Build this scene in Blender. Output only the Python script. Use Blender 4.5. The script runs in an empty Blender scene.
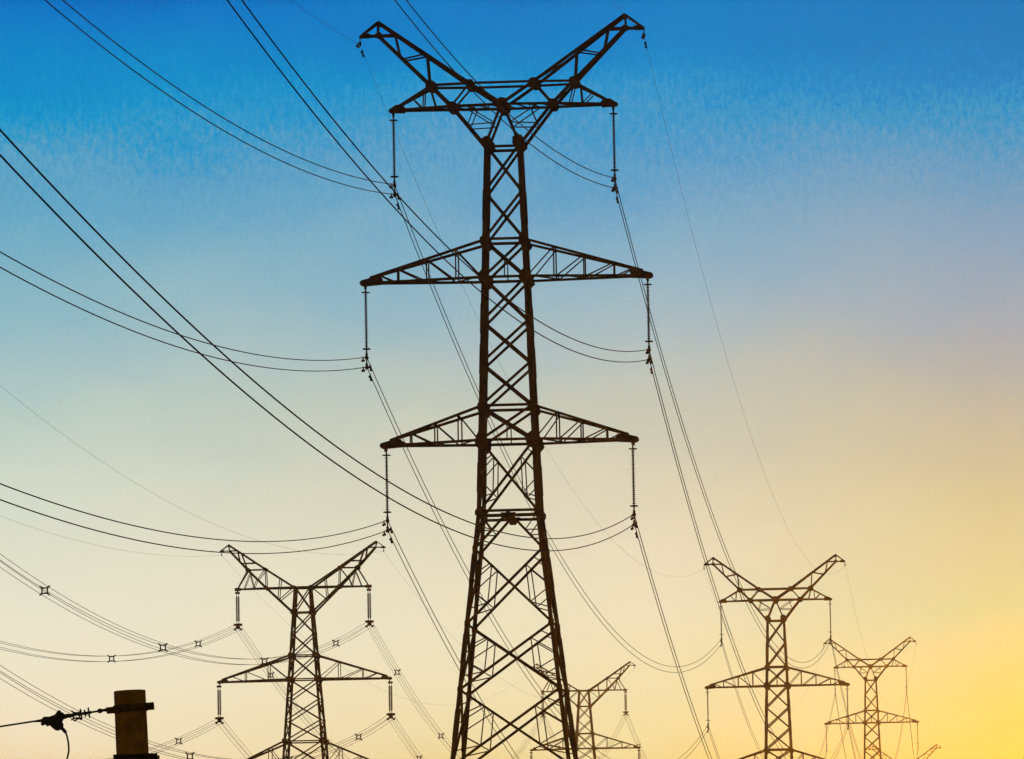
import bpy, bmesh, math, random
from mathutils import Vector, Matrix
R = math.radians
random.seed(4)
SC = bpy.context.scene
COL = SC.collection

# ------------------------------------------------------------------ camera
cam = bpy.data.cameras.new('camera')
cam_o = bpy.data.objects.new('camera', cam)
COL.objects.link(cam_o)
cam.sensor_width = 36.0
cam.lens = 6440.0 / 1024.0 * 36.0            # long telephoto: 9 degrees across
cam.clip_start = 0.5
cam.clip_end = 20000.0
PITCH = math.atan((1083 - 379.5) / 6440.0)
cam_o.matrix_world = (Matrix.Translation((0, 0, 7.7)) @ Matrix.Rotation(R(90) + PITCH, 4, 'X')
                      @ Matrix.Rotation(-R(1.05), 4, 'Z'))
SC.camera = cam_o
SC.render.resolution_x, SC.render.resolution_y = 1024, 759

# ------------------------------------------------------------------ sky and sun
SUN_ELEV, SUN_AZ = 1.7, 6.0                  # degrees above the horizon, to the right of the view
world = bpy.data.worlds.new('World')
SC.world = world
world.use_nodes = True
nt = world.node_tree
nt.nodes.clear()


def N(tree, kind, **kw):
    n = tree.nodes.new(kind)
    for k, v in kw.items():
        setattr(n, k, v)
    return n


def math_node(tree, op, a, b=None, c=None, clamp=False):
    n = tree.nodes.new('ShaderNodeMath')
    n.operation = op
    n.use_clamp = clamp
    for i, v in enumerate((a, b, c)):
        if v is None:
            continue
        if isinstance(v, (int, float)):
            n.inputs[i].default_value = v
        else:
            tree.links.new(v, n.inputs[i])
    return n.outputs[0]


def lin(c):
    return tuple((x / 255 / 12.92) if x <= 10 else ((x / 255 + 0.055) / 1.055) ** 2.4 for x in c)


def px_elev(y):                               # height in the frame -> degrees of elevation
    return math.degrees(PITCH) + (379.5 - y) * math.degrees(1 / 6440.0)


E0, E1 = 2.0, 11.0


def sky_ramp(tree, fac, stops):
    r = tree.nodes.new('ShaderNodeValToRGB')
    el = r.color_ramp.elements
    pts = sorted(((px_elev(y) - E0) / (E1 - E0), lin(c)) for y, c in stops)
    while len(el) < len(pts):
        el.new(0.5)
    for e, (p, c) in zip(el, pts):
        e.position = min(1, max(0, p))
        e.color = (*c, 1)
    tree.links.new(fac, r.inputs[0])
    return r.outputs[0]


LEFT = [(-100, (0.0, 0.0, 142.8)), (0, (0.0, 117.6, 197.3)), (50, (0.0, 132.9, 199.5)), (100, (0.0, 146.9, 201.7)), (128, (42.6, 152.7, 199.1)), (160, (82.7, 158.5, 197.0)), (200, (99.0, 166.9, 197.6)), (250, (120.1, 175.7, 197.3)), (300, (140.7, 185.0, 196.3)), (350, (163.7, 194.1, 196.6)), (400, (183.7, 204.5, 195.7)), (450, (199.6, 212.2, 199.0)), (500, (212.8, 219.6, 202.4)), (560, (225.5, 225.3, 203.1)), (620, (235.5, 229.4, 204.6)), (680, (240.1, 229.1, 198.8)), (740, (240.6, 223.3, 186.8)), (790, (236.8, 195.3, 132.6))]
MIDDLE = [(-100, (0.0, 0.0, 112.8)), (0, (0.0, 125.1, 196.0)), (50, (0.0, 130.7, 198.6)), (76, (0.0, 139.6, 201.7)), (102, (42.1, 148.3, 200.7)), (150, (79.8, 154.8, 199.2)), (200, (106.9, 163.7, 197.6)), (250, (131.1, 174.9, 197.4)), (300, (154.0, 183.2, 195.1)), (350, (176.2, 191.0, 189.0)), (400, (194.3, 197.6, 181.3)), (450, (208.0, 204.3, 181.4)), (500, (218.4, 211.3, 183.5)), (560, (227.3, 218.0, 187.9)), (620, (230.1, 221.8, 186.7)), (680, (230.9, 220.9, 175.6)), (740, (229.3, 216.9, 159.7)), (790, (224.0, 202.6, 125.0))]
RIGHT = [(-100, (0.0, 0.0, 78.3)), (0, (0.0, 117.7, 188.6)), (54, (0.0, 124.0, 188.6)), (82, (0.0, 130.7, 197.6)), (114, (32.7, 147.6, 197.0)), (150, (78.6, 152.0, 194.3)), (200, (113.3, 159.2, 189.7)), (250, (132.6, 163.3, 187.6)), (300, (150.7, 168.5, 182.3)), (350, (163.8, 170.2, 173.8)), (400, (180.2, 178.6, 164.1)), (450, (191.2, 186.6, 154.8)), (500, (198.9, 193.0, 149.3)), (560, (203.3, 199.5, 149.3)), (620, (197.3, 205.0, 145.4)), (680, (222.8, 203.6, 130.4)), (740, (242.7, 197.7, 103.6)), (790, (255.0, 187.1, 65.6))]
tc = N(nt, 'ShaderNodeTexCoord')
sep = N(nt, 'ShaderNodeSeparateXYZ')
nt.links.new(tc.outputs['Generated'], sep.inputs[0])
elev = math_node(nt, 'MULTIPLY', math_node(nt, 'ARCSINE', sep.outputs[2]), 180 / math.pi)
azim = math_node(nt, 'MULTIPLY', math_node(nt, 'ARCTAN2', sep.outputs[0], sep.outputs[1]), 180 / math.pi)
# thin streaky cloud veil that frays the edge of the deep blue, in degrees of azimuth and elevation
comb = N(nt, 'ShaderNodeCombineXYZ')
nt.links.new(azim, comb.inputs[0])
nt.links.new(math_node(nt, 'MULTIPLY', elev, 0.45), comb.inputs[1])
veil = N(nt, 'ShaderNodeTexNoise')
veil.inputs['Scale'].default_value = 22.0
veil.inputs['Detail'].default_value = 5.0
veil.inputs['Roughness'].default_value = 0.72
nt.links.new(comb.outputs[0], veil.inputs['Vector'])
comb2 = N(nt, 'ShaderNodeCombineXYZ')
nt.links.new(azim, comb2.inputs[0])
nt.links.new(math_node(nt, 'MULTIPLY', elev, 2.0), comb2.inputs[1])
broad = N(nt, 'ShaderNodeTexNoise')
broad.inputs['Scale'].default_value = 0.5
broad.inputs['Detail'].default_value = 3.0
nt.links.new(comb2.outputs[0], broad.inputs['Vector'])
band = math_node(nt, 'SUBTRACT', 1.0, math_node(nt, 'MULTIPLY', math_node(nt, 'ABSOLUTE', math_node(nt, 'SUBTRACT', elev, px_elev(128))), 0.75), clamp=True)
d1 = math_node(nt, 'MULTIPLY', math_node(nt, 'MULTIPLY', math_node(nt, 'SUBTRACT', veil.outputs[0], 0.5), band), 1.9)
d2 = math_node(nt, 'MULTIPLY', math_node(nt, 'SUBTRACT', broad.outputs[0], 0.5), 0.9)
grain = N(nt, 'ShaderNodeTexNoise')           # fine unevenness of the veil
grain.inputs['Scale'].default_value = 38.0
grain.inputs['Detail'].default_value = 2.0
comb3 = N(nt, 'ShaderNodeCombineXYZ')
nt.links.new(azim, comb3.inputs[0])
nt.links.new(elev, comb3.inputs[1])
nt.links.new(comb3.outputs[0], grain.inputs['Vector'])
d3 = math_node(nt, 'MULTIPLY', math_node(nt, 'SUBTRACT', grain.outputs[0], 0.5), 0.5)
e2 = math_node(nt, 'ADD', math_node(nt, 'ADD', math_node(nt, 'ADD', elev, d1), d2), d3)
fac = math_node(nt, 'MULTIPLY', math_node(nt, 'SUBTRACT', e2, E0), 1 / (E1 - E0), clamp=True)
cl_ = sky_ramp(nt, fac, LEFT)
cm_ = sky_ramp(nt, fac, MIDDLE)
cr_ = sky_ramp(nt, fac, RIGHT)


def blend(lo, hi, ca, cb):                    # blend two sky columns between two azimuths
    m = N(nt, 'ShaderNodeMapRange')
    nt.links.new(azim, m.inputs[0])
    m.inputs[1].default_value = lo
    m.inputs[2].default_value = hi
    x = N(nt, 'ShaderNodeMix', data_type='RGBA')
    nt.links.new(m.outputs[0], x.inputs[0])
    nt.links.new(ca, x.inputs[6])
    nt.links.new(cb, x.inputs[7])
    return x.outputs[2]


sunset = blend(1.3, 4.3, blend(-4.3, 1.3, cl_, cm_), cr_)
# the rest of the dome, away from the sunset: Nishita twilight
sky = N(nt, 'ShaderNodeTexSky', sky_type='NISHITA')
sky.sun_disc = False
sky.sun_elevation = R(SUN_ELEV)
sky.sun_rotation = R(SUN_AZ)
away = N(nt, 'ShaderNodeMapRange', interpolation_type='SMOOTHSTEP')
nt.links.new(math_node(nt, 'ABSOLUTE', azim), away.inputs[0])
away.inputs[1].default_value = 14.0
away.inputs[2].default_value = 75.0
high = N(nt, 'ShaderNodeMapRange', interpolation_type='SMOOTHSTEP')
nt.links.new(elev, high.inputs[0])
high.inputs[1].default_value = 10.5
high.inputs[2].default_value = 30.0
out_fac = math_node(nt, 'MAXIMUM', away.outputs[0], high.outputs[0])
bg_sky = N(nt, 'ShaderNodeBackground')
bg_sky.inputs[1].default_value = 0.09
nt.links.new(sky.outputs[0], bg_sky.inputs[0])
bg_set = N(nt, 'ShaderNodeBackground')
bg_set.inputs[1].default_value = 1.0
nt.links.new(sunset, bg_set.inputs[0])
mixsh = N(nt, 'ShaderNodeMixShader')
nt.links.new(out_fac, mixsh.inputs[0])
nt.links.new(bg_set.outputs[0], mixsh.inputs[1])
nt.links.new(bg_sky.outputs[0], mixsh.inputs[2])
wout = N(nt, 'ShaderNodeOutputWorld')
nt.links.new(mixsh.outputs[0], wout.inputs[0])

sun = bpy.data.lights.new('sun', 'SUN')
sun.energy = 0.42
sun.angle = R(0.5)
sun.color = (1.0, 0.36, 0.03)
sun_o = bpy.data.objects.new('sun', sun)
COL.objects.link(sun_o)
d = Vector((math.sin(R(SUN_AZ)) * math.cos(R(SUN_ELEV)), math.cos(R(SUN_AZ)) * math.cos(R(SUN_ELEV)), math.sin(R(SUN_ELEV))))
sun_o.rotation_euler = d.to_track_quat('Z', 'Y').to_euler()
sun_o.location = (60, 500, 120)

SC.view_settings.view_transform = 'Standard'
SC.view_settings.look = 'None'
SC.view_settings.exposure = 0.0
SC.view_settings.gamma = 1.0
SC.render.engine = 'CYCLES'
SC.cycles.volume_bounces = 1
SC.cycles.max_bounces = 6
SC.cycles.use_adaptive_sampling = False


# ------------------------------------------------------------------ materials
def mat(name, base, rough=0.7, metal=0.0, var=0.25, scale=3.0, bump=0.0):
    m = bpy.data.materials.new(name)
    m.use_nodes = True
    t = m.node_tree
    b = t.nodes['Principled BSDF']
    b.inputs['Roughness'].default_value = rough
    b.inputs['Metallic'].default_value = metal
    b.inputs['Specular IOR Level'].default_value = 0.5 if rough < 0.8 else 0.05
    tcn = t.nodes.new('ShaderNodeTexCoord')
    n = t.nodes.new('ShaderNodeTexNoise')
    n.inputs['Scale'].default_value = scale
    n.inputs['Detail'].default_value = 6
    t.links.new(tcn.outputs['Object'], n.inputs['Vector'])
    r = t.nodes.new('ShaderNodeValToRGB')
    r.color_ramp.elements[0].position = 0.3
    r.color_ramp.elements[1].position = 0.7
    r.color_ramp.elements[0].color = (*[c * (1 - var) for c in base], 1)
    r.color_ramp.elements[1].color = (*[min(1, c * (1 + var)) for c in base], 1)
    t.links.new(n.outputs[0], r.inputs[0])
    t.links.new(r.outputs[0], b.inputs['Base Color'])
    if bump:
        bp = t.nodes.new('ShaderNodeBump')
        bp.inputs['Strength'].default_value = bump
        bp.inputs['Distance'].default_value = 0.02
        t.links.new(n.outputs[0], bp.inputs['Height'])
        t.links.new(bp.outputs[0], b.inputs['Normal'])
    return m


STEEL = mat('weathered_brown_steel', (0.085, 0.026, 0.004), 0.85, 0.0, 0.5, 0.7)
FITTING = mat('dark_fitting_steel', (0.05, 0.026, 0.012), 0.7, 0.0, 0.3, 4)
SHED = mat('insulator_silicone', (0.10, 0.06, 0.045), 0.5, 0.0, 0.15, 6)
WIRE = mat('conductor_aluminium', (0.06, 0.04, 0.025), 0.95, 0.0, 0.2, 0.8)
EARTH = mat('earth_wire_steel', (0.08, 0.06, 0.05), 0.95, 0.0, 0.2, 0.8)
POLE = mat('rusty_painted_pole', (0.52, 0.18, 0.016), 0.85, 0.0, 0.4, 9, 0.4)
BAND = mat('rusty_band', (0.17, 0.07, 0.015), 0.8, 0.0, 0.35, 12)
GROUND = mat('dry_field', (0.07, 0.065, 0.035), 0.95, 0.0, 0.5, 0.02)


# ------------------------------------------------------------------ mesh helpers
class MB:
    def __init__(self):
        self.v, self.f = [], []

    def add(self, vs, fs):
        o = len(self.v)
        self.v += [tuple(p) for p in vs]
        self.f += [tuple(i + o for i in f) for f in fs]

    def angle(self, p, q, b=0.12, t=0.018, nrm=(0, -1, 0), both=True):
        """L-section member: one flange in the plane across nrm, the other folded back from it."""
        p, q = Vector(p), Vector(q)
        ax = (q - p)
        if ax.length < 1e-4:
            return
        ax.normalize()
        n = Vector(nrm)
        n = n - ax * n.dot(ax)
        if n.length < 1e-3:
            n = ax.orthogonal()
        n.normalize()
        s = ax.cross(n)
        prof = [(-b / 2, 0), (b / 2, 0), (b / 2, -t), (-b / 2 + t, -t), (-b / 2 + t, -b), (-b / 2, -b)] if both else \
               [(-b / 2, 0), (b / 2, 0), (b / 2, -t), (-b / 2, -t)]
        k = len(prof)
        vs = [p + s * x + n * y for x, y in prof] + [q + s * x + n * y for x, y in prof]
        fs = [(i, (i + 1) % k, k + (i + 1) % k, k + i) for i in range(k)]
        if both:
            fs += [(0, 3, 2, 1), (0, 5, 4, 3), (6, 7, 8, 9), (6, 9, 10, 11)]
        else:
            fs += [(3, 2, 1, 0), (4, 5, 6, 7)]
        self.add(vs, fs)

    def plate(self, c, pts, u, w, n, t=0.03):
        """flat polygon plate: pts in the (u, w) plane round c, thickness t along n."""
        c, u, w, n = Vector(c), Vector(u), Vector(w), Vector(n)
        k = len(pts)
        vs = [c + u * a + w * b_ + n * (t / 2) for a, b_ in pts] + [c + u * a + w * b_ - n * (t / 2) for a, b_ in pts]
        fs = [tuple(range(k)), tuple(range(2 * k - 1, k - 1, -1))]
        fs += [(i, k + i, k + (i + 1) % k, (i + 1) % k) for i in range(k)]
        self.add(vs, fs)

    def tube(self, pts, r, n=8, cap=True):
        pts = [Vector(p) for p in pts]
        rr = r if isinstance(r, (list, tuple)) else [r] * len(pts)
        rings = []
        for i, p in enumerate(pts):
            a = pts[min(i + 1, len(pts) - 1)] - pts[max(i - 1, 0)]
            a.normalize()
            up = Vector((0, 0, 1)) if abs(a.z) < 0.95 else Vector((0, 1, 0))
            s = a.cross(up).normalized()
            w = s.cross(a)
            rings.append([p + (s * math.cos(2 * math.pi * j / n) + w * math.sin(2 * math.pi * j / n)) * rr[i] for j in range(n)])
        vs = [v for g in rings for v in g]
        fs = []
        for i in range(len(pts) - 1):
            for j in range(n):
                fs.append((i * n + j, i * n + (j + 1) % n, (i + 1) * n + (j + 1) % n, (i + 1) * n + j))
        if cap:
            fs += [tuple(range(n - 1, -1, -1)), tuple(range((len(pts) - 1) * n, len(pts) * n))]
        self.add(vs, fs)

    def lathe(self, base, axis, prof, n=12):
        """revolve (distance along axis, radius) pairs."""
        axis = Vector(axis).normalized()
        self.tube_dir([Vector(base) + axis * a for a, _ in prof], [r for _, r in prof], axis, n)

    def tube_dir(self, pts, rr, axis, n):
        s = axis.orthogonal().normalized()
        w = axis.cross(s)
        vs = [p + (s * math.cos(2 * math.pi * j / n) + w * math.sin(2 * math.pi * j / n)) * r for p, r in zip(pts, rr) for j in range(n)]
        fs = []
        for i in range(len(pts) - 1):
            for j in range(n):
                fs.append((i * n + j, i * n + (j + 1) % n, (i + 1) * n + (j + 1) % n, (i + 1) * n + j))
        fs += [tuple(range(n - 1, -1, -1)), tuple(range((len(pts) - 1) * n, len(pts) * n))]
        self.add(vs, fs)

    def ring(self, c, axis, rad, r, n=20, k=6):
        axis = Vector(axis).normalized()
        s = axis.orthogonal().normalized()
        w = axis.cross(s)
        c = Vector(c)
        vs, fs = [], []
        for i in range(n):
            a = 2 * math.pi * i / n
            o = s * math.cos(a) + w * math.sin(a)
            for j in range(k):
                b = 2 * math.pi * j / k
                vs.append(c + o * (rad + r * math.cos(b)) + axis * (r * math.sin(b)))
        for i in range(n):
            for j in range(k):
                fs.append((i * k + j, ((i + 1) % n) * k + j, ((i + 1) % n) * k + (j + 1) % k, i * k + (j + 1) % k))
        self.add(vs, fs)

    def box(self, c, h, rot=None):
        vs = [Vector((x * h[0], y * h[1], z * h[2])) for x in (-1, 1) for y in (-1, 1) for z in (-1, 1)]
        if rot:
            vs = [rot @ v for v in vs]
        vs = [v + Vector(c) for v in vs]
        self.add(vs, [(0, 1, 3, 2), (4, 6, 7, 5), (0, 4, 5, 1), (2, 3, 7, 6), (0, 2, 6, 4), (1, 5, 7, 3)])

    def build(self, name, m, parent=None, smooth=False):
        me = bpy.data.meshes.new(name)
        me.from_pydata(self.v, [], self.f)
        me.materials.append(m)
        me.update()
        bm = bmesh.new()
        bm.from_mesh(me)
        bmesh.ops.recalc_face_normals(bm, faces=bm.faces)
        bm.to_mesh(me)
        bm.free()
        if smooth:
            for p in me.polygons:
                p.use_smooth = True
        o = bpy.data.objects.new(name, me)
        COL.objects.link(o)
        if parent:
            o.parent = parent
        return o


def tag(o, label, cat, group=None, kind=None):
    if label:
        o['label'] = label
    if cat:
        o['category'] = cat
    if group:
        o['group'] = group
    if kind:
        o['kind'] = kind
    return o


def empty(name, loc=(0, 0, 0), rz=0.0):
    o = bpy.data.objects.new(name, None)
    o.empty_display_size = 0.5
    COL.objects.link(o)
    o.location = loc
    o.rotation_euler = (0, 0, rz)
    return o


def copy_tree(o, parent=None):
    c = o.copy()
    COL.objects.link(c)
    if parent:
        c.parent = parent
    for ch in [x for x in list(COL.objects) if x.parent == o]:
        copy_tree(ch, c)
    return c


# ------------------------------------------------------------------ ground
def terrain(x, y):
    t = min(1, max(0, (y - 600) / 270))
    return 12.5 * t * t * (3 - 2 * t) + 0.25 * math.sin(x * 0.013) * math.sin(y * 0.011)


g = MB()
xs = [-2200 + 100 * i for i in range(45)]
ys = [-300 + 50 * i for i in range(70)]
g.v = [(x, y, terrain(x, y)) for y in ys for x in xs]
g.f = [(j * 45 + i, j * 45 + i + 1, (j + 1) * 45 + i + 1, (j + 1) * 45 + i) for j in range(69) for i in range(44)]
tag(g.build('ground', GROUND, smooth=True), None, None, kind='structure')

# ------------------------------------------------------------------ haze
hz = bpy.data.materials.new('evening_haze')
hz.use_nodes = True
ht = hz.node_tree
ht.nodes.clear()
ho = ht.nodes.new('ShaderNodeOutputMaterial')
hv = ht.nodes.new('ShaderNodeVolumePrincipled')
hv.inputs['Color'].default_value = (1.0, 0.9, 0.75, 1)
hv.inputs['Absorption Color'].default_value = (1, 1, 1, 1)
hv.inputs['Density'].default_value = 0.000045
hv.inputs['Anisotropy'].default_value = 0.94
ht.links.new(hv.outputs[0], ho.inputs['Volume'])
hb = MB()
hb.box((0, 1425, 34.5), (2300, 1800, 37))
tag(hb.build('haze', hz), None, None, kind='stuff')


# ------------------------------------------------------------------ lattice pylons
def body_width_a(z):
    return 1.58 + (48.59 - z) * 0.0691 if z > 32.38 else 2.70 + (32.38 - z) * 0.228


def body_width_b(z):
    return 1.56 + (54.06 - z) * 0.1455


OCT = [(0.36, 0.22), (0.38, -0.20), (0.14, -0.42), (-0.16, -0.40), (-0.37, -0.14), (-0.34, 0.26), (-0.10, 0.42), (0.22, 0.38)]


def mix(p, q, t):
    return tuple(a + (b - a) * t for a, b in zip(p, q))


def legs_and_bracing(root, W, joints, ztop, kinds, horiz, plates, leg_b, dia_b, red_b, steps):
    """joints: panel heights from top to ground; kinds: bracing pattern of each panel."""
    def corner(sx, sy, z, inset=0.0):
        w = W(z) / 2 - inset
        return (sx * w, sy * w, z)
    for sx in (-1, 1):
        for sy in (-1, 1):
            m = MB()
            zs = [z for z in joints if z <= ztop]
            for a, b in zip(zs[:-1], zs[1:]):
                k = leg_b * (1 + 0.1 * min(1, (ztop - b) / ztop))
                p, q = Vector(corner(sx, sy, a)), Vector(corner(sx, sy, b))
                for nx in (0, 1):          # two flanges of the corner angle
                    n = Vector((sx, 0, 0)) if nx else Vector((0, sy, 0))
                    t_ = Vector((0, -sy, 0)) if nx else Vector((-sx, 0, 0))
                    off = t_ * (k / 2 - 0.02)
                    m.angle(p + off, q + off, k, 0.022, n, both=False)
            for z in steps:                 # splice covers where leg sections overlap
                p, q = Vector(corner(sx, sy, z + 0.55, -0.035)), Vector(corner(sx, sy, z - 0.75, -0.035))
                k = leg_b * 1.15
                m.angle(p + Vector((-sx * k / 2, 0, 0)), q + Vector((-sx * k / 2, 0, 0)), k, 0.02, (0, sy, 0), both=False)
                m.angle(p + Vector((0, -sy * k / 2, 0)), q + Vector((0, -sy * k / 2, 0)), k, 0.02, (sx, 0, 0), both=False)
            leg = m.build('leg', STEEL, root)
            for z, s in plates:
                c = Vector(corner(sx, sy, z))
                jit = [(a * s * random.uniform(.72, 1.05), b * s * random.uniform(.78, 1.1)) for a, b in OCT]
                pm = MB()
                pm.plate(c + Vector((-sx * 0.09, sy * 0.02, 0)), jit, (1, 0, 0), (0, 0, 1), (0, 1, 0))
                pm.build('gusset_plate', STEEL, leg)
                pm = MB()
                pm.plate(c + Vector((sx * 0.02, -sy * 0.09, 0)), [(a * .85, b) for a, b in jit], (0, 1, 0), (0, 0, 1), (1, 0, 0))
                pm.build('gusset_plate', STEEL, leg)
    faces = [((-1, -1), (1, -1), (0, -1, 0)), ((1, 1), (-1, 1), (0, 1, 0)), ((1, -1), (1, 1), (1, 0, 0)), ((-1, 1), (-1, -1), (-1, 0, 0))]
    for a, b, n in faces:
        m = MB()
        nv = Vector(n)
        for (z0, z1), kind in zip(zip(joints[:-1], joints[1:]), kinds):
            A0, B0 = corner(*a, z0, .05), corner(*b, z0, .05)
            A1, B1 = corner(*a, z1, .05), corner(*b, z1, .05)
            inn = nv * 0.03
            M0 = mix(A0, B0, .5)
            if kind[0] == 'X':
                m.angle(A0, B1, dia_b, .016, n)
                m.angle(Vector(B0) - inn, Vector(A1) - inn, dia_b, .016, n)
                X = mix(A0, B1, W(z0) / (W(z0) + W(z1)))
            elif kind[0] == 'V':            # inverted V from the middle of the upper horizontal
                m.angle(M0, A1, dia_b, .016, n)
                m.angle(Vector(M0) - inn, Vector(B1) - inn, dia_b, .016, n)
            if kind == 'Xr':                # secondary members of the big panels
                for C0, C1 in ((A0, A1), (B0, B1)):
                    up, lo = mix(C0, X, .5), mix(C1, X, .5)
                    m.angle(up, lo, red_b, .01, n)
                    m.angle(up, mix(C0, C1, .46), red_b, .01, n)
                    m.angle(lo, mix(C0, C1, .54), red_b, .01, n)
                    m.angle(mix(up, C0, .45), mix(C0, C1, .22), red_b, .01, n)
                    m.angle(lo, mix(C0, C1, .8), red_b, .01, n)
            if kind == 'Vr':
                for C0, C1 in ((A0, A1), (B0, B1)):
                    q = mix(C1, M0, .5)
                    m.angle(q, mix(C0, C1, .5), red_b, .01, n)
                    m.angle(q, C0, red_b, .01, n)
                    m.angle(mix(C1, M0, .25), mix(C0, C1, .75), red_b, .01, n)
            if kind == 'Xv':                # short post from the crossing down to the horizontal
                m.angle(X, mix(A1, B1, .5), red_b, .01, n)
        for z in horiz:
            m.angle(corner(*a, z, .04), corner(*b, z, .04), dia_b * 1.1, .016, n)
        m.build('bracing', STEEL, root)


def bracket(root, W, z_up, z_lo, tip_a, tip_z, s, ch, wb, posts, name):
    """tapering lattice cross-arm on side s: two chords below, two above, meeting at the tip."""
    m = MB()
    hu, hl = W(z_up) / 2, W(z_lo) / 2
    ends = []
    for sy in (-1, 1):
        lo0, lo1 = Vector((s * hl, sy * hl, z_lo)), Vector((s * (tip_a - .25), sy * .12, tip_z - .06))
        up0, up1 = Vector((s * hu, sy * hu, z_up)), Vector((s * (tip_a - .45), sy * .12, tip_z + .17))
        m.angle(lo0, lo1, ch, .018, (0, sy, 0))
        m.angle(up0, up1, ch, .018, (0, sy, 0))

        def on(c0, c1, a):
            t = (abs(a) - abs(c0.x)) / (abs(c1.x) - abs(c0.x))
            return c0 + (c1 - c0) * t
        prev = lo0
        for a in posts:
            u, l = on(up0, up1, a), on(lo0, lo1, a)
            m.angle(u, l, wb, .01, (0, sy, 0))
            m.angle(prev, u, wb, .01, (0, sy, 0))
            prev = l + Vector((s * .12, 0, 0))
        m.angle(prev, on(up0, up1, (posts[-1] + tip_a) / 2), wb, .01, (0, sy, 0))
        ends.append((lo0, lo1, up0, up1))
    (l0, l1, u0, u1), (k0, k1, v0, v1) = ends
    n_ = 4
    for i in range(n_):                     # zigzag lacing in the bottom and top planes
        t0, t1 = i / n_, (i + 1) / n_
        m.angle(l0.lerp(l1, t0), k0.lerp(k1, t1), wb, .01, (0, 0, -1))
        m.angle(k0.lerp(k1, t1), l0.lerp(l1, t1), wb, .01, (0, 0, -1))
        m.angle(u0.lerp(u1, t1), v0.lerp(v1, t1), wb * .8, .01, (0, 0, 1))
    arm = m.build(name, STEEL, root)
    t = MB()
    for sy in (-1, 1):
        t.plate((s * (tip_a - .52), sy * .15, tip_z), [(s * .52, -.02), (s * .5, -.13), (s * .38, -.19), (-s * .42, -.13), (-s * .5, .10), (-s * .42, .20), (s * .02, .17), (s * .45, .06)],
                (1, 0, 0), (0, 0, 1), (0, 1, 0), .025)
    t.box((s * (tip_a - .55), 0, tip_z), (.40, .13, .06))
    t.box((s * (tip_a - .24), 0, tip_z - .22), (.05, .05, .10))
    t.build('tip_plate', STEEL, arm)
    return arm


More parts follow.
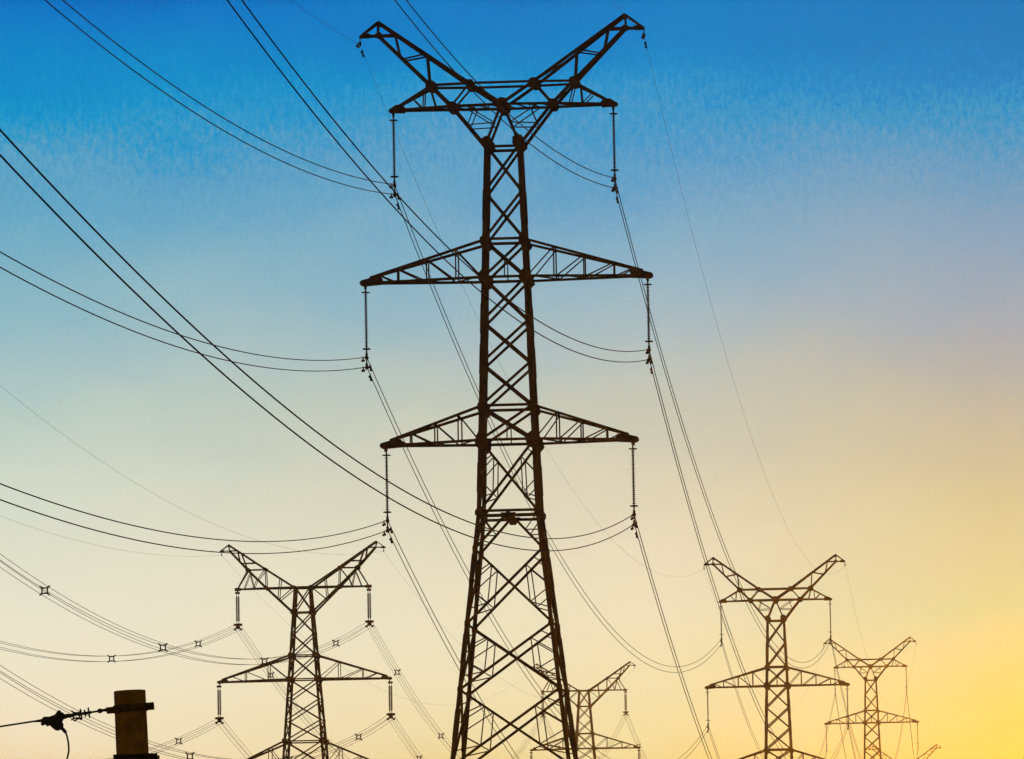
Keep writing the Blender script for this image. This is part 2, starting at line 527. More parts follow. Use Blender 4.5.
def make_pylon_twin():
    root = empty('lattice_pylon')
    W = body_width_a
    J = [48.59, 46.52, 44.4, 42.72, 40.8, 38.95, 37.06, 35.55, 32.38, 30.77, 27.5, 24.64, 21.3, 17.0, 11.6, 5.6, 0.0]
    K = ['X', 'X', 'Xv', 'X', 'X', 'X', 'Xv', 'Xr', 'Vr', 'Xr', 'Xr', 'Xr', 'Xr', 'Xr', 'Xr', 'Xr']
    legs_and_bracing(root, W, J, 48.59, K, [48.5, 44.40, 42.72, 37.06, 35.55, 32.44, 32.24],
                     [(48.70, .72), (46.5, .3), (44.32, .66), (42.72, .8), (40.8, .28), (38.95, .28), (37.0, .66), (35.52, .86), (32.35, .5), (30.77, .36), (27.5, .36), (24.64, .36), (21.3, .36)],
                     .175, .11, .05, [46.0, 41.0, 39.2, 34.0, 30.0, 26.5, 23.2])
    for sy in (-1, 1):                      # plates at the middle of the waist
        m = MB()
        m.plate((0, sy * 1.32, 32.25), [(-.34, .10), (.34, .10), (.20, -.10), (.13, -.24), (-.13, -.24), (-.20, -.10)], (1, 0, 0), (0, 0, 1), (0, 1, 0))
        m.build('waist_plate', STEEL, root)
    for s in (-1, 1):
        bracket(root, W, 44.35, 42.72, 6.45, 42.76, s, .115, .06, (2.15, 3.45, 4.75), 'crossarm')
        bracket(root, W, 37.02, 35.55, 5.68, 35.57, s, .115, .06, (2.15, 3.2, 4.3), 'crossarm')

    # V-shaped head: two truss planes that draw together towards the peaks
    def hd(a, z):                           # half depth of the head
        return max(.10, .79 - .125 * max(0, abs(a) - .77))
    beam, plates = MB(), MB()
    for sy in (-1, 1):
        n = (0, sy, 0)

        def P(a, z, k=0.0):
            return Vector((a, sy * (hd(a, z) + k), z))
        for s in (-1, 1):
            arm = MB()
            low = [(.77, 48.55), (2.21, 50.36), (3.15, 51.34), (5.47, 53.68)]
            top = [(0, 50.4), (1.41, 51.34), (5.46, 54.26)]
            if sy == -1:
                peak = MB()
                for q in (-1, 1):
                    def Q(a, z):
                        return Vector((s * a, q * hd(a, z), z))
                    nn = (0, q, 0)
                    for c in (low, top):
                        for (a0, z0), (a1, z1) in zip(c[:-1], c[1:]):
                            peak.angle(Q(a0, z0), Q(a1, z1), .15, .02, nn)
                    ut = lambda a: (a, 51.34 + (a - 1.41) * (54.26 - 51.34) / (5.46 - 1.41))
                    lt = lambda a: (a, 51.34 + (a - 3.15) * (53.68 - 51.34) / (5.47 - 3.15))
                    peak.angle(Q(5.46, 54.26), Q(5.47, 53.68), .08, .012, nn)
                    peak.angle(Q(5.46, 54.26), Q(6.2, 53.7), .09, .012, nn)
                    peak.angle(Q(6.27, 53.66), Q(4.65, 53.66), .09, .012, nn)
                    peak.angle(Q(*ut(4.72)), Q(*lt(4.5)), .08, .012, nn)
                    peak.angle(Q(*ut(3.35)), Q(*lt(4.35)), .07, .012, nn)
                    peak.angle(Q(*ut(3.3)), Q(3.2, 51.36), .07, .012, nn)
                    peak.angle(Q(1.41, 51.34), Q(2.21, 50.4), .08, .012, nn)
                    peak.angle(Q(1.52, 49.5), Q(1.18, 50.36), .05, .01, nn)
                    peak.angle(Q(1.52, 49.5), Q(.38, 49.55), .05, .01, nn)
                    peak.angle(Q(1.6, 50.36), Q(.42, 49.6), .05, .01, nn)
                    peak.angle(Q(0.05, 50.3), Q(.74, 48.6), .11, .014, nn)
                for a, z in ((2.21, 50.36), (3.15, 51.34), (4.4, 52.6), (1.41, 51.34), (3.4, 52.77), (4.7, 53.7)):   # cross ties between the planes
                    y = hd(a, z)
                    peak.angle((s * a, -y, z), (s * a, y, z), .07, .012, (0, 0, 1))
                for (a0, z0), (a1, z1) in (((2.21, 50.36), (3.15, 51.34)), ((3.15, 51.34), (4.4, 52.6)), ((1.41, 51.34), (3.4, 52.77))):
                    peak.angle((s * a0, -hd(a0, z0), z0), (s * a1, hd(a1, z1), z1), .06, .01, (0, 0, 1))
                po = peak.build('peak_arm', STEEL, root)
                tp = MB()
                tp.plate((s * 6.05, 0, 53.67), [(s * .25, .04), (s * .25, -.1), (-s * .2, -.1), (-s * .25, .1), (0, .13)], (1, 0, 0), (0, 0, 1), (0, 1, 0), .1)
                tp.build('tip_plate', STEEL, po)
                tp = MB()
                tp.plate((s * 5.44, 0, 54.2), [(s * .13, .0), (0, .12), (-s * .13, .04), (-s * .16, -.12), (s * .05, -.16)], (1, 0, 0), (0, 0, 1), (0, 1, 0), .22)
                tp.plate((s * 5.45, 0, 53.66), [(s * .16, .1), (-s * .1, .16), (-s * .2, 0), (-s * .1, -.16), (s * .1, -.08)], (1, 0, 0), (0, 0, 1), (0, 1, 0), .24)
                tp.build('gusset_plate', STEEL, po)
                for a, z, k in ((2.21, 50.36, .6), (3.15, 51.33, .62), (1.41, 51.33, .54)):
                    for q in (-1, 1):
                        gp = MB()
                        gp.plate((s * a, q * (hd(a, z) + .02), z), [(x * k * random.uniform(.85, 1.12), y * k * .82) for x, y in OCT], (1, 0, 0), (0, 0, 1), (0, 1, 0))
                        gp.build('gusset_plate', STEEL, po)
            # top cross-arm outside the V
            tipv = Vector((s * 4.75, sy * .12, 50.32))
            beam.angle(P(s * 0.0, 50.36), P(s * 2.21, 50.36), .12, .016, n)
            beam.angle(P(s * 2.21, 50.36), tipv, .12, .016, n)
            beam.angle(P(s * 3.15, 51.3), (s * 4.6, sy * .12, 50.5), .11, .016, n)
            beam.angle(P(s * 3.45, 51.08), P(s * 3.5, 50.38), .055, .01, n)
            beam.angle(P(s * 2.95, 50.38), P(s * 3.2, 51.3), .055, .01, n)
            beam.angle(P(s * 3.55, 50.38), P(s * 3.95, 50.78), .055, .01, n)
            beam.angle(P(s * 1.41, 51.34), P(s * 3.15, 51.34), .11, .016, n)
        beam.angle(P(-1.41, 51.34), P(1.41, 51.34), .11, .016, n)
    for i in range(-4, 4):                  # lacing in the plane of the beam
        a0, a1 = i * .55, (i + 1) * .55
        beam.angle((a0, -hd(a0, 0), 50.34), (a1, hd(a1, 0), 50.34), .05, .01, (0, 0, -1))
    for s in (-1, 1):
        for a0, a1 in ((2.2, 3.1), (3.1, 3.9), (3.9, 4.6)):
            beam.angle((s * a0, -hd(a0, 0) * .8, 50.34), (s * a1, hd(a1, 0) * .5, 50.33), .05, .01, (0, 0, -1))
    bo = beam.build('crossarm', STEEL, root)
    for s in (-1, 1):
        tp = MB()
        for sy in (-1, 1):
            tp.plate((s * 4.72, sy * .14, 50.36), [(s * .34, -.02), (s * .3, -.14), (-s * .38, -.16), (-s * .44, .02), (-s * .3, .19), (s * .0, .2)], (1, 0, 0), (0, 0, 1), (0, 1, 0), .025)
        tp.box((s * 4.72, 0, 50.33), (.3, .12, .06))
        tp.box((s * 4.85, 0, 50.16), (.04, .04, .15))
        tp.build('tip_plate', STEEL, bo)
    for sy in (-1, 1):
        gp = MB()
        gp.plate((0, sy * .81, 50.36), [(x * .7, y * .72) for x, y in OCT], (1, 0, 0), (0, 0, 1), (0, 1, 0))
        gp.build('gusset_plate', STEEL, bo)
    return root


def make_pylon_quad():
    root = empty('lattice_pylon')
    W = body_width_b
    J = [54.06, 51.72, 49.7, 47.68, 45.46, 43.55, 41.6, 39.66, 37.3, 33.5, 29, 23.5, 17, 9.3, 0]
    K = ['X', 'X', 'X', 'X', 'X', 'X', 'X', 'X', 'X', 'Xr', 'Xr', 'Xr', 'Xr', 'Xr']
    legs_and_bracing(root, W, J, 54.06, K, [54.0, 51.72, 47.68, 45.46, 39.66, 37.3],
                     [(54.0, .5), (51.72, .75), (49.7, .4), (47.68, .72), (45.46, .8), (43.55, .38), (41.6, .38), (39.66, .8), (37.3, .75)],
                     .22, .11, .06, [])
    for s in (-1, 1):
        bracket(root, W, 47.68, 45.46, 8.22, 45.44, s, .17, .07, (3.3, 5.5), 'crossarm')
        bracket(root, W, 39.66, 37.3, 7.3, 37.3, s, .17, .07, (3.3, 5.2), 'crossarm')

    def hd(a):
        return max(.12, .9 - .115 * max(0, abs(a) - .9))
    beam = MB()
    for s in (-1, 1):
        pk = MB()
        for q in (-1, 1):
            def Q(a, z):
                return Vector((s * a, q * hd(a), z))
            n = (0, q, 0)
            for a, b in (((.97, 51.72), (3.42, 54.06)), ((3.42, 54.06), (5.16, 55.8)), ((5.16, 55.8), (6.87, 57.66)), ((.78, 54.06), (3.48, 55.84)), ((3.48, 55.84), (6.98, 58.22))):
                pk.angle(Q(*a), Q(*b), .19, .02, n)
            for a, b in (((6.98, 58.2), (6.87, 57.66)), ((6.98, 58.2), (7.7, 57.68)), ((7.75, 57.66), (6.2, 57.66)), ((5.16, 55.8), (3.48, 55.84)), ((3.48, 55.8), (3.42, 54.1)),
                         ((5.75, 57.35), (5.2, 55.9)), ((4.4, 56.45), (5.7, 56.45)), ((6.1, 57.6), (5.9, 56.6)), ((4.2, 54.9), (3.5, 55.8)), ((2.1, 54.95), (2.3, 53.0)), ((1.0, 53.9), (2.2, 52.9))):
                pk.angle(Q(*a), Q(*b), .08, .012, n)
            beam.angle(Q(0, 54.06), Q(3.42, 54.06), .15, .016, n)
            beam.angle(Q(3.42, 54.06), (s * 6.2, q * .12, 54.03), .15, .016, n)
            beam.angle(Q(5.16, 55.75), (s * 6.15, q * .12, 54.1), .11, .014, n)
            beam.angle(Q(4.95, 55.5), Q(4.6, 54.1), .07, .01, n)
            beam.angle(Q(4.6, 54.1), Q(4.3, 54.9), .07, .01, n)
            beam.angle(Q(5.5, 54.1), Q(5.0, 55.4), .07, .01, n)
        for a, z in ((3.42, 54.06), (5.16, 55.8), (3.48, 55.84), (6.0, 56.7)):
            pk.angle((s * a, -hd(a), z), (s * a, hd(a), z), .08, .012, (0, 0, 1))
        po = pk.build('peak_arm', STEEL, root)
        tp = MB()
        tp.plate((s * 7.6, 0, 57.65), [(s * .2, .06), (s * .2, -.1), (-s * .2, -.1), (-s * .2, .1)], (1, 0, 0), (0, 0, 1), (0, 1, 0), .12)
        tp.build('tip_plate', STEEL, po)
        tp = MB()
        tp.plate((s * 6.95, 0, 58.15), [(s * .14, .0), (0, .13), (-s * .16, .04), (-s * .16, -.14), (s * .05, -.16)], (1, 0, 0), (0, 0, 1), (0, 1, 0), .24)
        tp.build('gusset_plate', STEEL, po)
        for a, z, k in ((3.42, 54.06, .62), (5.16, 55.8, .72), (3.48, 55.84, .5), (.85, 54.06, .6)):
            for q in (-1, 1):
                gp = MB()
                gp.plate((s * a, q * (hd(a) + .02), z), [(x * k * .8, y * k * .7) for x, y in OCT], (1, 0, 0), (0, 0, 1), (0, 1, 0))
                gp.build('gusset_plate', STEEL, po)
    for i in range(-6, 6):
        a0, a1 = i * .95, (i + 1) * .95
        beam.angle((a0, -hd(a0), 54.02), (a1, hd(a1), 54.02), .06, .01, (0, 0, -1))
    bo = beam.build('crossarm', STEEL, root)
    for s in (-1, 1):
        tp = MB()
        tp.box((s * 6.15, 0, 54.03), (.28, .16, .14))
        tp.box((s * 6.18, 0, 53.84), (.05, .22, .08))
        tp.build('tip_plate', STEEL, bo)
    return root


PSI_A, PSI_B = R(4.5), R(5.0)
SITES = {'M': (-.17, 280.0, 0.0), 'R1': (23.03, 571.0, -.42), 'R2': (48.02, 875.14, 12.76), 'R3': (66.27, 1106.41, 9.88),
         'L1': (-19.86, 600.0, 0.0), 'L2': (9.84, 956.51, 11.42)}
PYL = {'M': 'tall dark brown lattice pylon in front, largest of all, three tiers of arms',
       'R1': 'brown lattice pylon right of the largest one, biggest of those on the right side',
       'R2': 'small pale brown hazy pylon at lower right, beside and beyond the bigger right-hand one',
       'R3': 'farthest pylon at lower right, only its two slanting peak arms rising above the bottom edge',
       'L1': 'brown lattice pylon left of the largest one, carrying four-wire bundles with small spacers',
       'L2': 'hazy brown pylon half hidden behind the legs of the largest pylon'}
proto = {}
for key in ('M', 'R1', 'R2', 'R3', 'L1', 'L2'):
    fam = 'q' if key[0] == 'L' else 't'
    if fam not in proto:
        proto[fam] = o = make_pylon_quad() if fam == 'q' else make_pylon_twin()
    else:
        o = copy_tree(proto[fam])
    o.location = SITES[key]
    o.rotation_euler = (0, 0, -(PSI_B if fam == 'q' else PSI_A))
    tag(o, PYL[key], 'pylon', 'lattice pylons with four-wire lines' if fam == 'q' else 'lattice pylons with two-wire lines')


def at(key, a, z, b=0.0):
    X, Y, zb = SITES[key]
    psi = PSI_B if key[0] == 'L' else PSI_A
    return Vector((X + a * math.cos(psi) + b * math.sin(psi), Y - a * math.sin(psi) + b * math.cos(psi), z + zb))


# ------------------------------------------------------------------ insulator strings
def make_string_twin():
    """single long-rod string with a pair of wire clamps, hung from its top at the origin."""
    root = empty('insulator_string')
    m = MB()
    m.tube([(0, 0, .06), (0, 0, -.42)], .035, 8)
    m.box((0, 0, -.08), (.06, .03, .08))
    m.ring((0, 0, -.36), (0, 0, 1), .17, .022)
    m.box((0, 0, -.36), (.16, .014, .014))
    m.build('end_fitting', FITTING, root)
    prof = [(0, .035)]
    n = 26
    for i in range(n):
        z = .02 + i * 2.46 / n
        rr = .078 if i % 2 == 0 else .064
        prof += [(z, .03), (z + .02, rr), (z + .045, rr), (z + .065, .03)]
    prof.append((2.5, .036))
    m = MB()
    m.lathe((0, 0, -.42), (0, 0, -1), prof, 10)
    m.build('shed_column', SHED, root)
    m = MB()
    m.ring((0, 0, -2.86), (0, 0, 1), .155, .03)
    m.box((0, 0, -2.86), (.15, .018, .018))
    m.build('grading_ring', FITTING, root)
    m = MB()
    m.tube([(0, 0, -2.88), (0, 0, -3.12)], .035, 8)
    m.plate((0, 0, -3.35), [(-.04, .27), (.04, .27), (.06, .1), (.028, .0), (.028, -.2), (.05, -.33), (-.05, -.33), (-.028, -.2), (-.028, 0), (-.06, .1)], (1, 0, 0), (0, 0, 1), (0, 1, 0), .03)
    m.build('yoke_plate', FITTING, root)
    for z in (-3.21, -3.65):
        m = MB()
        m.lathe((0, -.26, z - .03), (0, 1, 0), [(0, .03), (.08, .06), (.2, .09), (.32, .09), (.44, .06), (.52, .03)], 8)
        m.box((0, 0, z + .07), (.05, .07, .09))
        m.build('suspension_clamp', FITTING, root)
    return root


def make_string_quad():
    root = empty('insulator_string')
    prof = [(0, .04)]
    n = 22
    for i in range(n):
        z = .02 + i * 2.3 / n
        prof += [(z, .05), (z + .02, .11), (z + .05, .11), (z + .07, .05)]
    prof.append((2.36, .04))
    m = MB()
    m.box((0, 0, -.05), (.22, .03, .10))
    m.tube([(-.09, 0, -.1), (-.09, 0, -.4)], .03, 6)
    m.tube([(.09, 0, -.1), (.09, 0, -.4)], .03, 6)
    m.build('end_fitting', FITTING, root)
    for x in (-.09, .09):
        m = MB()
        m.lathe((x, 0, -.38), (0, 0, -1), prof, 8)
        m.build('shed_column', SHED, root)
    m = MB()
    m.tube([(-.09, 0, -2.7), (-.09, 0, -2.95)], .03, 6)
    m.tube([(.09, 0, -2.7), (.09, 0, -2.95)], .03, 6)
    m.plate((0, 0, -3.2), [(-.2, .3), (.2, .3), (.42, .27), (.42, .12), (.2, .05), (.2, -.12), (.42, -.2), (.38, -.36), (.1, -.22), (-.1, -.22), (-.38, -.36), (-.42, -.2), (-.2, -.12), (-.2, .05), (-.42, .12), (-.42, .27)],
            (1, 0, 0), (0, 0, 1), (0, 1, 0), .05)
    m.build('yoke_plate', FITTING, root)
    for x in (-.27, .27):
        for z in (-3.03, -3.47):
            m = MB()
            m.lathe((x, -.3, z), (0, 1, 0), [(0, .03), (.1, .07), (.3, .11), (.5, .07), (.6, .03)], 8)
            m.build('suspension_clamp', FITTING, root)
    return root


WHO = {'M': 'largest pylon', 'R1': 'bigger right pylon', 'R2': 'small hazy right pylon', 'L1': 'left pylon', 'L2': 'half hidden pylon',
       'R3': 'farthest pylon'}
ARM = {'T': 'top', 'M': 'middle', 'L': 'bottom'}
SIDE = {-1: 'left', 1: 'right'}
TW = {'T': (4.85, 50.25), 'M': (6.2, 42.66), 'L': (5.4, 35.46), 'E': (6.27, 53.62)}
QW = {'T': (6.18, 53.75), 'M': (8.04, 45.05), 'E': (7.62, 57.6)}
sp = {}
for key, arms in (('M', 'TML'), ('R1', 'TM'), ('R2', 'TM'), ('L1', 'TM'), ('L2', 'TM')):
    fam = 'q' if key[0] == 'L' else 't'
    for arm in arms:
        for s in (-1, 1):
            if fam not in sp:
                sp[fam] = o = make_string_quad() if fam == 'q' else make_string_twin()
            else:
                o = copy_tree(sp[fam])
            a, z = (QW if fam == 'q' else TW)[arm]
            o.location = at(key, s * a, z)
            o.rotation_euler = (0, 0, -(PSI_B if fam == 'q' else PSI_A))
            kind = 'twin-column insulator string' if fam == 'q' else 'slender insulator string'
            tier = 'middle' if (arm == 'M' and fam == 't') else ARM[arm] if arm != 'M' else 'second'
            tag(o, "%s hanging from the %s's %s %s arm tip" % (kind, WHO[key], tier, SIDE[s]), 'insulator', 'insulator strings of the pylons')

# earth wire clamps under the peak tips
ec = None
for key, s in (('M', -1), ('M', 1), ('R1', -1), ('R1', 1), ('R2', -1), ('R2', 1), ('L1', -1), ('L1', 1), ('L2', 1)):
    a, z = (QW if key[0] == 'L' else TW)['E']
    if ec is None:
        ec = o = empty('earth_wire_clamp')
        m = MB()
        m.tube([(0, 0, .08), (0, 0, -.26)], .022, 6)
        m.ring((0, 0, -.06), (1, 0, 0), .05, .014, 10, 5)
        m.build('link', FITTING, o)
        m = MB()
        m.lathe((0, -.17, -.32), (0, 1, 0), [(0, .02), (.06, .05), (.17, .07), (.28, .05), (.34, .02)], 8)
        m.box((0, 0, -.26), (.05, .035, .07))
        m.build('suspension_clamp', FITTING, o)
    else:
        o = copy_tree(ec)
    o.location = at(key, s * a, z)
    o.rotation_euler = (0, 0, -(PSI_B if key[0] == 'L' else PSI_A))
    tag(o, "small dark clamp hanging under the %s's %s peak tip" % (WHO[key], SIDE[s]), 'wire clamp', 'earth wire clamps')


# ------------------------------------------------------------------ wires
def span_pt(P, Q, sag, t):
    v = P.lerp(Q, t)
    v.z -= 4 * sag * t * (1 - t)
    return v


def add_wire(mb, P, Q, sag, r, org, n=90, k=6, off=Vector((0, 0, 0))):
    mb.tube([span_pt(P, Q, sag, i / n) + off - org for i in range(n + 1)], r, k)


def damper(parent, P, Q, sag, dist, org):
    L = (Q - P).length
    c = span_pt(P, Q, sag, dist / L)
    dirv = (span_pt(P, Q, sag, (dist + .3) / L) - c).normalized()
    c = c - org
    m = MB()
    lo = c - Vector((0, 0, .14))
    m.tube([c + Vector((0, 0, .04)), lo], .03, 6)
    m.tube([lo - dirv * .3, lo + dirv * .3], .012, 5)
    for q in (-1, 1):
        m.lathe(lo + dirv * (.16 * q), dirv * q, [(0, .03), (.03, .055), (.17, .06), (.19, .03)], 8)
    m.build('vibration_damper', FITTING, parent)


def single_wire(P, Q, sag, r, label, group, m=WIRE, dampers=(), n=90, far=False, name='power_line', cat='power line'):
    mb = MB()
    add_wire(mb, P, Q, sag, r, P, n)
    o = mb.build(name, m, smooth=True)
    o.location = P
    tag(o, label, cat, group)
    for dd in dampers:
        damper(o, P, Q, sag, dd, P)
    if far:
        L = (Q - P).length
        damper(o, Q, P, sag, 1.4, P)
    return o


# line A, from the large pylon towards the camera (previous pylon stands behind the viewer)
PREV_A = (SITES['M'][0] - 290 * math.sin(PSI_A) - .87, SITES['M'][1] - 290 * math.cos(PSI_A), 2.32)
SITES['A0'] = PREV_A
TIER = {'T': 'top', 'M': 'middle', 'L': 'bottom'}
near_sag = {('T', -1): 9.74, ('T', 1): 9.62, ('M', -1): 9.8, ('M', 1): 9.65, ('L', -1): 9.52, ('L', 1): 9.82}
away_sag = {('T', -1): 9.58, ('T', 1): 9.43, ('M', -1): 9.81, ('M', 1): 10.17, ('L', -1): 9.54, ('L', 1): 11.0}
UL = {0: ('upper', 3.21), 1: ('lower', 3.65)}
exit_txt = {('T', -1): ' to the top edge', ('T', 1): ', passing its head to the top edge', ('M', -1): ' to the left edge',
            ('M', 1): ', crossing its body to the top edge', ('L', -1): ' to the left edge', ('L', 1): ', crossing its legs to the left edge'}
for (arm, s), sag in near_sag.items():
    a, z = TW[arm]
    for i in (0, 1):
        w, dz = UL[i]
        P, Q = at('M', s * a, z - dz), at('A0', s * a, z - dz)
        single_wire(P, Q, sag, .019, "%s wire from the largest pylon's %s %s insulator%s" % (w, TIER[arm], SIDE[s], exit_txt[arm, s]),
                    'paired wires coming from the largest pylon towards the viewer', dampers=(1.5,), n=110)
    sg = away_sag[arm, s]
    for i in (0, 1):
        w, dz = UL[i]
        P, Q = at('M', s * a, z - dz), at('R1', s * a, z - dz)
        single_wire(P, Q, sg, .019, "%s wire descending to the right from the largest pylon's %s %s insulator" % (w, TIER[arm], SIDE[s]),
                    'paired wires from the largest pylon to the right-hand pylon', dampers=(1.5,), far=(arm != 'L'))
for arm in 'TM':
    for s in (-1, 1):
        a, z = TW[arm]
        for i in (0, 1):
            w, dz = UL[i]
            single_wire(at('R1', s * a, z - dz), at('R2', s * a, z - dz), 13.0, .019,
                        "%s faint wire dropping away from the bigger right pylon's %s %s insulator" % (w, TIER[arm], SIDE[s]),
                        'faint paired wires between the two right-hand pylons', n=60)
            if arm == 'T':
                single_wire(at('R2', s * a, z - dz), at('R3', s * a, z - dz), 10.0, .019,
                            "%s hair-thin wire dropping beyond the small hazy right pylon's %s %s insulator" % (w, TIER[arm], SIDE[s]),
                            'hair-thin wires beyond the small hazy pylon', n=40)
for s, sg0, sg1 in ((-1, 7.99, 8.11), (1, 7.99, 8.31)):
    a, z = 6.27, 53.3
    single_wire(at('M', s * a, z), at('A0', s * a, z), sg0, .006, "hair-thin earth wire from the largest pylon's %s peak tip to the top edge" % SIDE[s], 'thin earth wires', EARTH, (1.0,), name='earth_wire', cat='earth wire')
    single_wire(at('M', s * a, z), at('R1', s * a, z), sg1, .006, "hair-thin earth wire descending right from the largest pylon's %s peak tip" % SIDE[s], 'thin earth wires', EARTH, (1.0,), name='earth_wire', cat='earth wire')
    single_wire(at('R1', s * a, z), at('R2', s * a, z), 10.5, .0065, "barely visible earth wire descending beyond the bigger right pylon's %s peak tip" % SIDE[s], 'thin earth wires', EARTH, name='earth_wire', cat='earth wire', n=60)

# line B: four-wire bundles with spacers
SITES['L0'] = (-45.02 , 291.18, -3.46)
OFFS = [(-.25, .22), (.25, .22), (-.25, -.22), (.25, -.22)]


def make_spacer(parent, c, dirv):
    m = MB()
    ax = Vector(dirv).normalized()
    s = ax.cross(Vector((0, 0, 1))).normalized()
    w = s.cross(ax)
    h = .20
    cs = [(-h, h), (0, h * .8), (h, h), (h * .8, 0), (h, -h), (0, -h * .8), (-h, -h), (-h * .8, 0)]
    for p, q in zip(cs, cs[1:] + cs[:1]):
        m.tube([c + s * p[0] + w * p[1], c + s * q[0] + w * q[1]], .05, 6)
    for x, z in ((-1, 1), (1, 1), (1, -1), (-1, -1)):
        p0, p1 = c + s * x * h * .9 + w * z * h * .9, c + s * x * .29 + w * z * .27
        m.tube([p0, p1], [.065, .05], 6)
        m.lathe(p1 - ax * .09, ax, [(0, .03), (.03, .055), (.15, .055), (.18, .03)], 8)
    m.build('spacer', FITTING, parent)


def bundle(k0, k1, arm, s, sag, spacers, label, group):
    a, z = QW[arm]
    z -= 3.25
    P, Q = at(k0, s * a, z), at(k1, s * a, z)
    root = empty('conductor_bundle', P)
    side = (Q - P).cross(Vector((0, 0, 1))).normalized()
    for x, dz in OFFS:
        mb = MB()
        add_wire(mb, P, Q, sag, .0165, P, 90, 6, side * x + Vector((0, 0, dz)))
        mb.build('wire', WIRE, root, smooth=True)
    for t in spacers:
        c = span_pt(P, Q, sag, t)
        make_spacer(root, c - P, span_pt(P, Q, sag, t + .01) - c)
    tag(root, label, 'power line', group)


G0 = 'four-wire bundles of the left background line'
bundle('L1', 'L0', 'T', 1, 9.99, (.0935, .2636, .4576, .6329), "four-wire bundle with spacers from the left pylon's top right insulator to the left edge", G0)
bundle('L1', 'L0', 'T', -1, 9.34, (.0923, .2653, .4576), "four-wire bundle with spacers from the left pylon's top left insulator to the left edge", G0)
bundle('L1', 'L0', 'M', 1, 9.09, (.0923, .2636, .4581, .6314), "four-wire bundle from the left pylon's second right insulator to the left edge", G0)
bundle('L1', 'L0', 'M', -1, 9.07, (.0923, .2636, .4581), "four-wire bundle from the left pylon's second left insulator, sinking leftwards", G0)
bundle('L1', 'L2', 'T', -1, 14.5, (.0695, .19), "four-wire bundle descending right from the left pylon's top left insulator", G0)
bundle('L1', 'L2', 'T', 1, 14.7, (.069, .1908), "four-wire bundle descending right from the left pylon's top right insulator", G0)
bundle('L1', 'L2', 'M', 1, 12.85, (.0725, .19), "four-wire bundle descending right from the left pylon's second right insulator", G0)
bundle('L1', 'L2', 'M', -1, 12.85, (.0725, .19), "four-wire bundle descending right from the left pylon's second left insulator", G0)
SITES['L3'] = (SITES['L2'][0] + 330 * math.sin(PSI_B), SITES['L2'][1] + 330 * math.cos(PSI_B), 9.0)
bundle('L2', 'L3', 'T', 1, 11.0, (.08,), "faint four-wire bundle dropping right from the half hidden pylon's top right insulator", G0)
bundle('L2', 'L3', 'T', -1, 11.0, (.08,), "faint four-wire bundle dropping from the half hidden pylon's top left insulator", G0)
for s, sg in ((-1, 6.12), (1, 6.84)):
    a, z = 7.62, 57.28
    single_wire(at('L1', s * a, z), at('L0', s * a, z), sg, .0075, "faint earth wire from the left pylon's %s peak tip to the left edge" % SIDE[s], 'thin earth wires', EARTH, name='earth_wire', cat='earth wire')
    single_wire(at('L1', s * a, z), at('L2', s * a, z), 9.1, .0075, "faint earth wire descending right from the left pylon's %s peak tip" % SIDE[s], 'thin earth wires', EARTH, name='earth_wire', cat='earth wire')

# ------------------------------------------------------------------ short pole at the lower left
S = 1 / 107.3                                # metres per picture pixel at the pole's distance (60 m)
PD = 60.0
lean = R(-2.0)
ptop = Vector((-3.618, PD, 11.402))


def make_utility_pole():
    base = Vector((ptop.x + math.tan(-lean) * ptop.z, PD, 0))
    root = empty('utility_pole', base)
    top = ptop - base
    ax = (-top).normalized()
    m = MB()
    L = top.length
    prof = [(0, .05), (.0, .142), (.004, .148)]
    for i in range(1, 15):
        prof.append((L * i / 14, .149 + .055 * i / 14))
    m.lathe(top, ax, prof, 40)
    m.build('pole_shaft', POLE, root, smooth=True)

    def band(dist, name):
        c = top + ax * dist
        b = MB()
        tilt = Matrix.Rotation(R(-4.0), 3, 'Y')
        rr = .149 + .055 * dist / L + .006
        ring = [c + tilt @ Vector((math.cos(2 * math.pi * j / 40) * rr, math.sin(2 * math.pi * j / 40) * rr, 0)) for j in range(41)]
        # strap as a hollow hoop
        vs, fs = [], []
        for j in range(40):
            d_ = tilt @ Vector((math.cos(2 * math.pi * j / 40), math.sin(2 * math.pi * j / 40), 0))
            up = tilt @ Vector((0, 0, 1))
            for r_, h_ in ((rr - .004, -.034), (rr + .006, -.034), (rr + .006, .034), (rr - .004, .034)):
                vs.append(c + d_ * r_ + up * h_)
        for j in range(40):
            for q in range(4):
                fs.append((j * 4 + q, ((j + 1) % 40) * 4 + q, ((j + 1) % 40) * 4 + (q + 1) % 4, j * 4 + (q + 1) % 4))
        b.add(vs, fs)
        b.box(c + tilt @ Vector((rr + .03, 0, .004)), (.035, .05, .033), tilt)
        b.box(c + tilt @ Vector((-rr - .03, 0, -.002)), (.035, .05, .028), tilt)
        b.lathe(c + tilt @ Vector((rr + .035, -.075, .004)), (0, 1, 0), [(0, .016), (.15, .016)], 6)
        return b.build(name, BAND, root)
    band(.165, 'clamp_band')
    # channel cross-arm at the bottom edge of the view
    c = top + ax * (66.3 * S + .035)
    m = MB()
    t2 = Matrix.Rotation(R(-1.0), 3, 'Y')
    m.box(c + t2 @ Vector((.035, -.175, 0)), (.205, .006, .05), t2)
    m.box(c + t2 @ Vector((.035, -.205, .045)), (.205, .026, .006), t2)
    m.box(c + t2 @ Vector((.035, -.205, -.045)), (.205, .026, .006), t2)
    m.box(c + t2 @ Vector((.035, .175, 0)), (.205, .006, .05), t2)
    for x in (-.13, .2):
        m.lathe(c + t2 @ Vector((x, -.26, 0)), (0, 1, 0), [(0, .014), (.52, .014)], 6)
    m.build('crossarm', FITTING, root)
    return root, base, top, ax


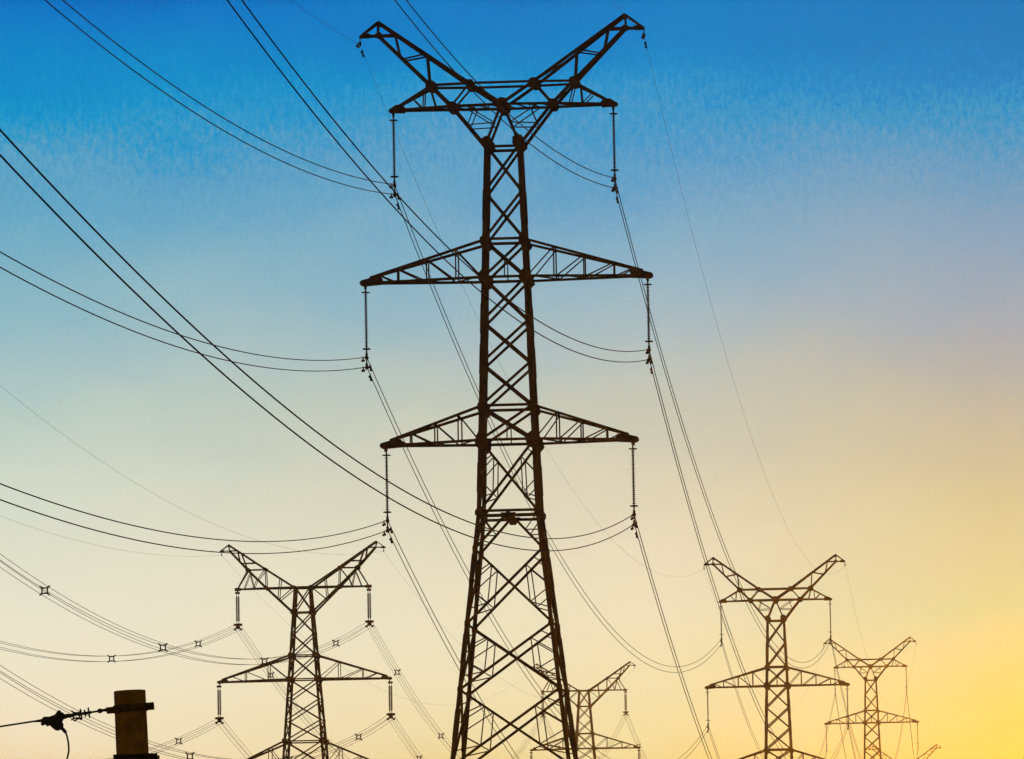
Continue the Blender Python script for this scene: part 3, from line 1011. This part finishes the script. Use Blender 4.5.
pole, pbase, ptop_l, pax = make_utility_pole()
tag(pole, 'short dark brown pole at the lower left corner with a clamp band near its top', 'utility pole')


def dead_end(anchor, heading, slope, scale=1.0):
    """strain insulator, dead-end clamp; x runs away from the pole along heading."""
    root = empty('strain_insulator', anchor)
    ex = Vector((math.cos(heading) * math.cos(slope), math.sin(heading) * math.cos(slope), math.sin(slope)))
    ez = Vector((0, 0, 1)) - ex * ex.z
    ez.normalize()
    ey = ez.cross(ex)

    def p(x, z, y=0):
        return ex * (x * S) + ez * (z * S) + ey * (y * S)
    m = MB()
    m.box(p(2, 0), (2.5 * S, .03, 1.7 * S), Matrix((ex, ey, ez)).transposed())
    m.box(p(5.5, 0), (2.0 * S, .02, 1.3 * S), Matrix((ex, ey, ez)).transposed())
    m.lathe(p(7.0, 0), ex, [(0, .008), (.01, .021), (.035, .024), (.05, .012)], 10)
    m.tube([p(0, 0), p(40, 0)], .0095, 8)
    m.build('eye_link', FITTING, root)
    m = MB()
    prof = [(0, .012)]
    for x, r_ in ((21, 5.6), (25, 3.8), (29, 5.4)):
        prof += [((x - 1.0 - 18) * S, .014), ((x - .8 - 18) * S, r_ * S), ((x + .7 - 18) * S, r_ * S * .92), ((x + .9 - 18) * S, .014)]
    prof += [(15 * S, .012)]
    m.lathe(p(18, 0), ex, prof, 16)
    m.build('shed_column', SHED, root)
    m = MB()
    m.tube([p(29, -4.2), p(34, -4.6), p(36, -6.0), p(37.2, -5.2)], .009, 6)
    m.tube([p(31, -1), p(36, 2.6)], .008, 6)
    m.build('arcing_horn', FITTING, root)
    m = MB()
    m.lathe(p(36, 0), ex, [(0, .010), (.01, .018), (.06, .018), (.07, .010)], 8)
    m.plate(p(54.5, 0), [(-10, 1.6), (-5.5, 1.8), (-4.6, 4.6), (-3.0, 5.6), (-1.6, 4.4), (.2, 2.6), (2.5, 2.0), (5.5, 1.6), (7.0, 2.2), (9, 2.0), (10.2, .8), (17, .5), (17, -.5),
                         (11, -1.4), (11.6, -3.2), (10.2, -4.6), (8.6, -3.6), (6.8, -5.6), (5.2, -4.8), (3.4, -7.4), (1.2, -9.6), (-1.4, -10.0), (-3.0, -8.4), (-4.6, -9.0), (-5.0, -5.6), (-4.4, -3.8), (-5.6, -2.0), (-10, -1.2)],
            ex * S * 1.35, ez * S * 1.3, ey, .06)
    for x, z in ((47, 3), (53, -3), (57.5, -2.5), (60.5, -.5), (49.5, -6.5)):
        m.lathe(p(x, z) - ey * .045, ey, [(0, .012), (.09, .012)], 6)
    m.build('dead_end_clamp', FITTING, root)
    return root, p


anchor = pbase + ptop_l + pax * .165 + Vector((-.149 - .045, 0, -.006))
d0, pf = dead_end(anchor, math.pi + R(4), R(-8.2))
tag(d0, 'dark strain insulator with bulky end clamp stretched left from the pole clamp band', 'insulator', 'strain insulators on the pole')
# conductor and jumper of the upper circuit
m = MB()
A_ = anchor + pf(74, 0)
B_ = A_ + Vector((-9.0, -.5, -.85))
m.tube([A_.lerp(B_, i / 30) + Vector((0, 0, -.30 * 4 * (i / 30) * (1 - i / 30) * .35)) - A_ for i in range(31)], .0085, 8)
o = m.build('overhead_wire', WIRE, smooth=True)
o.location = A_
tag(o, 'single dark wire running from the pole strain clamp to the left edge', 'overhead wire')
m = MB()
J0 = anchor + pf(50.5, -11)
pts = [(0, 0), (-2, -1.5), (-4.2, -4.2), (-5.6, -8), (-6.6, -13), (-7.2, -18), (-7.2, -23), (-6, -29), (-3, -36), (3, -42)]
fine = []
for i in range(len(pts) - 1):
    for q in range(4):
        t = q / 4
        fine.append((pts[i][0] + (pts[i + 1][0] - pts[i][0]) * t, pts[i][1] + (pts[i + 1][1] - pts[i][1]) * t))
fine.append(pts[-1])
rad = [.016 if i < 9 else .0085 for i in range(len(fine))]
m.tube([Vector((-x * S, 0, z * S)) for x, z in fine], rad, 8)
o = m.build('jumper_wire', WIRE, smooth=True)
o.location = J0
tag(o, 'short black jumper cable curving down from the end clamp left of the pole', 'jumper cable')
anchor2 = pbase + ptop_l + pax * (66.3 * S + .055) + Vector((-.16 - .02, -.19, 0))
d1_, pf2 = dead_end(anchor2, math.pi + R(4), R(-5.0))
tag(d1_, 'lower strain insulator left of the pole, only its upper edge showing at the bottom', 'insulator', 'strain insulators on the pole')
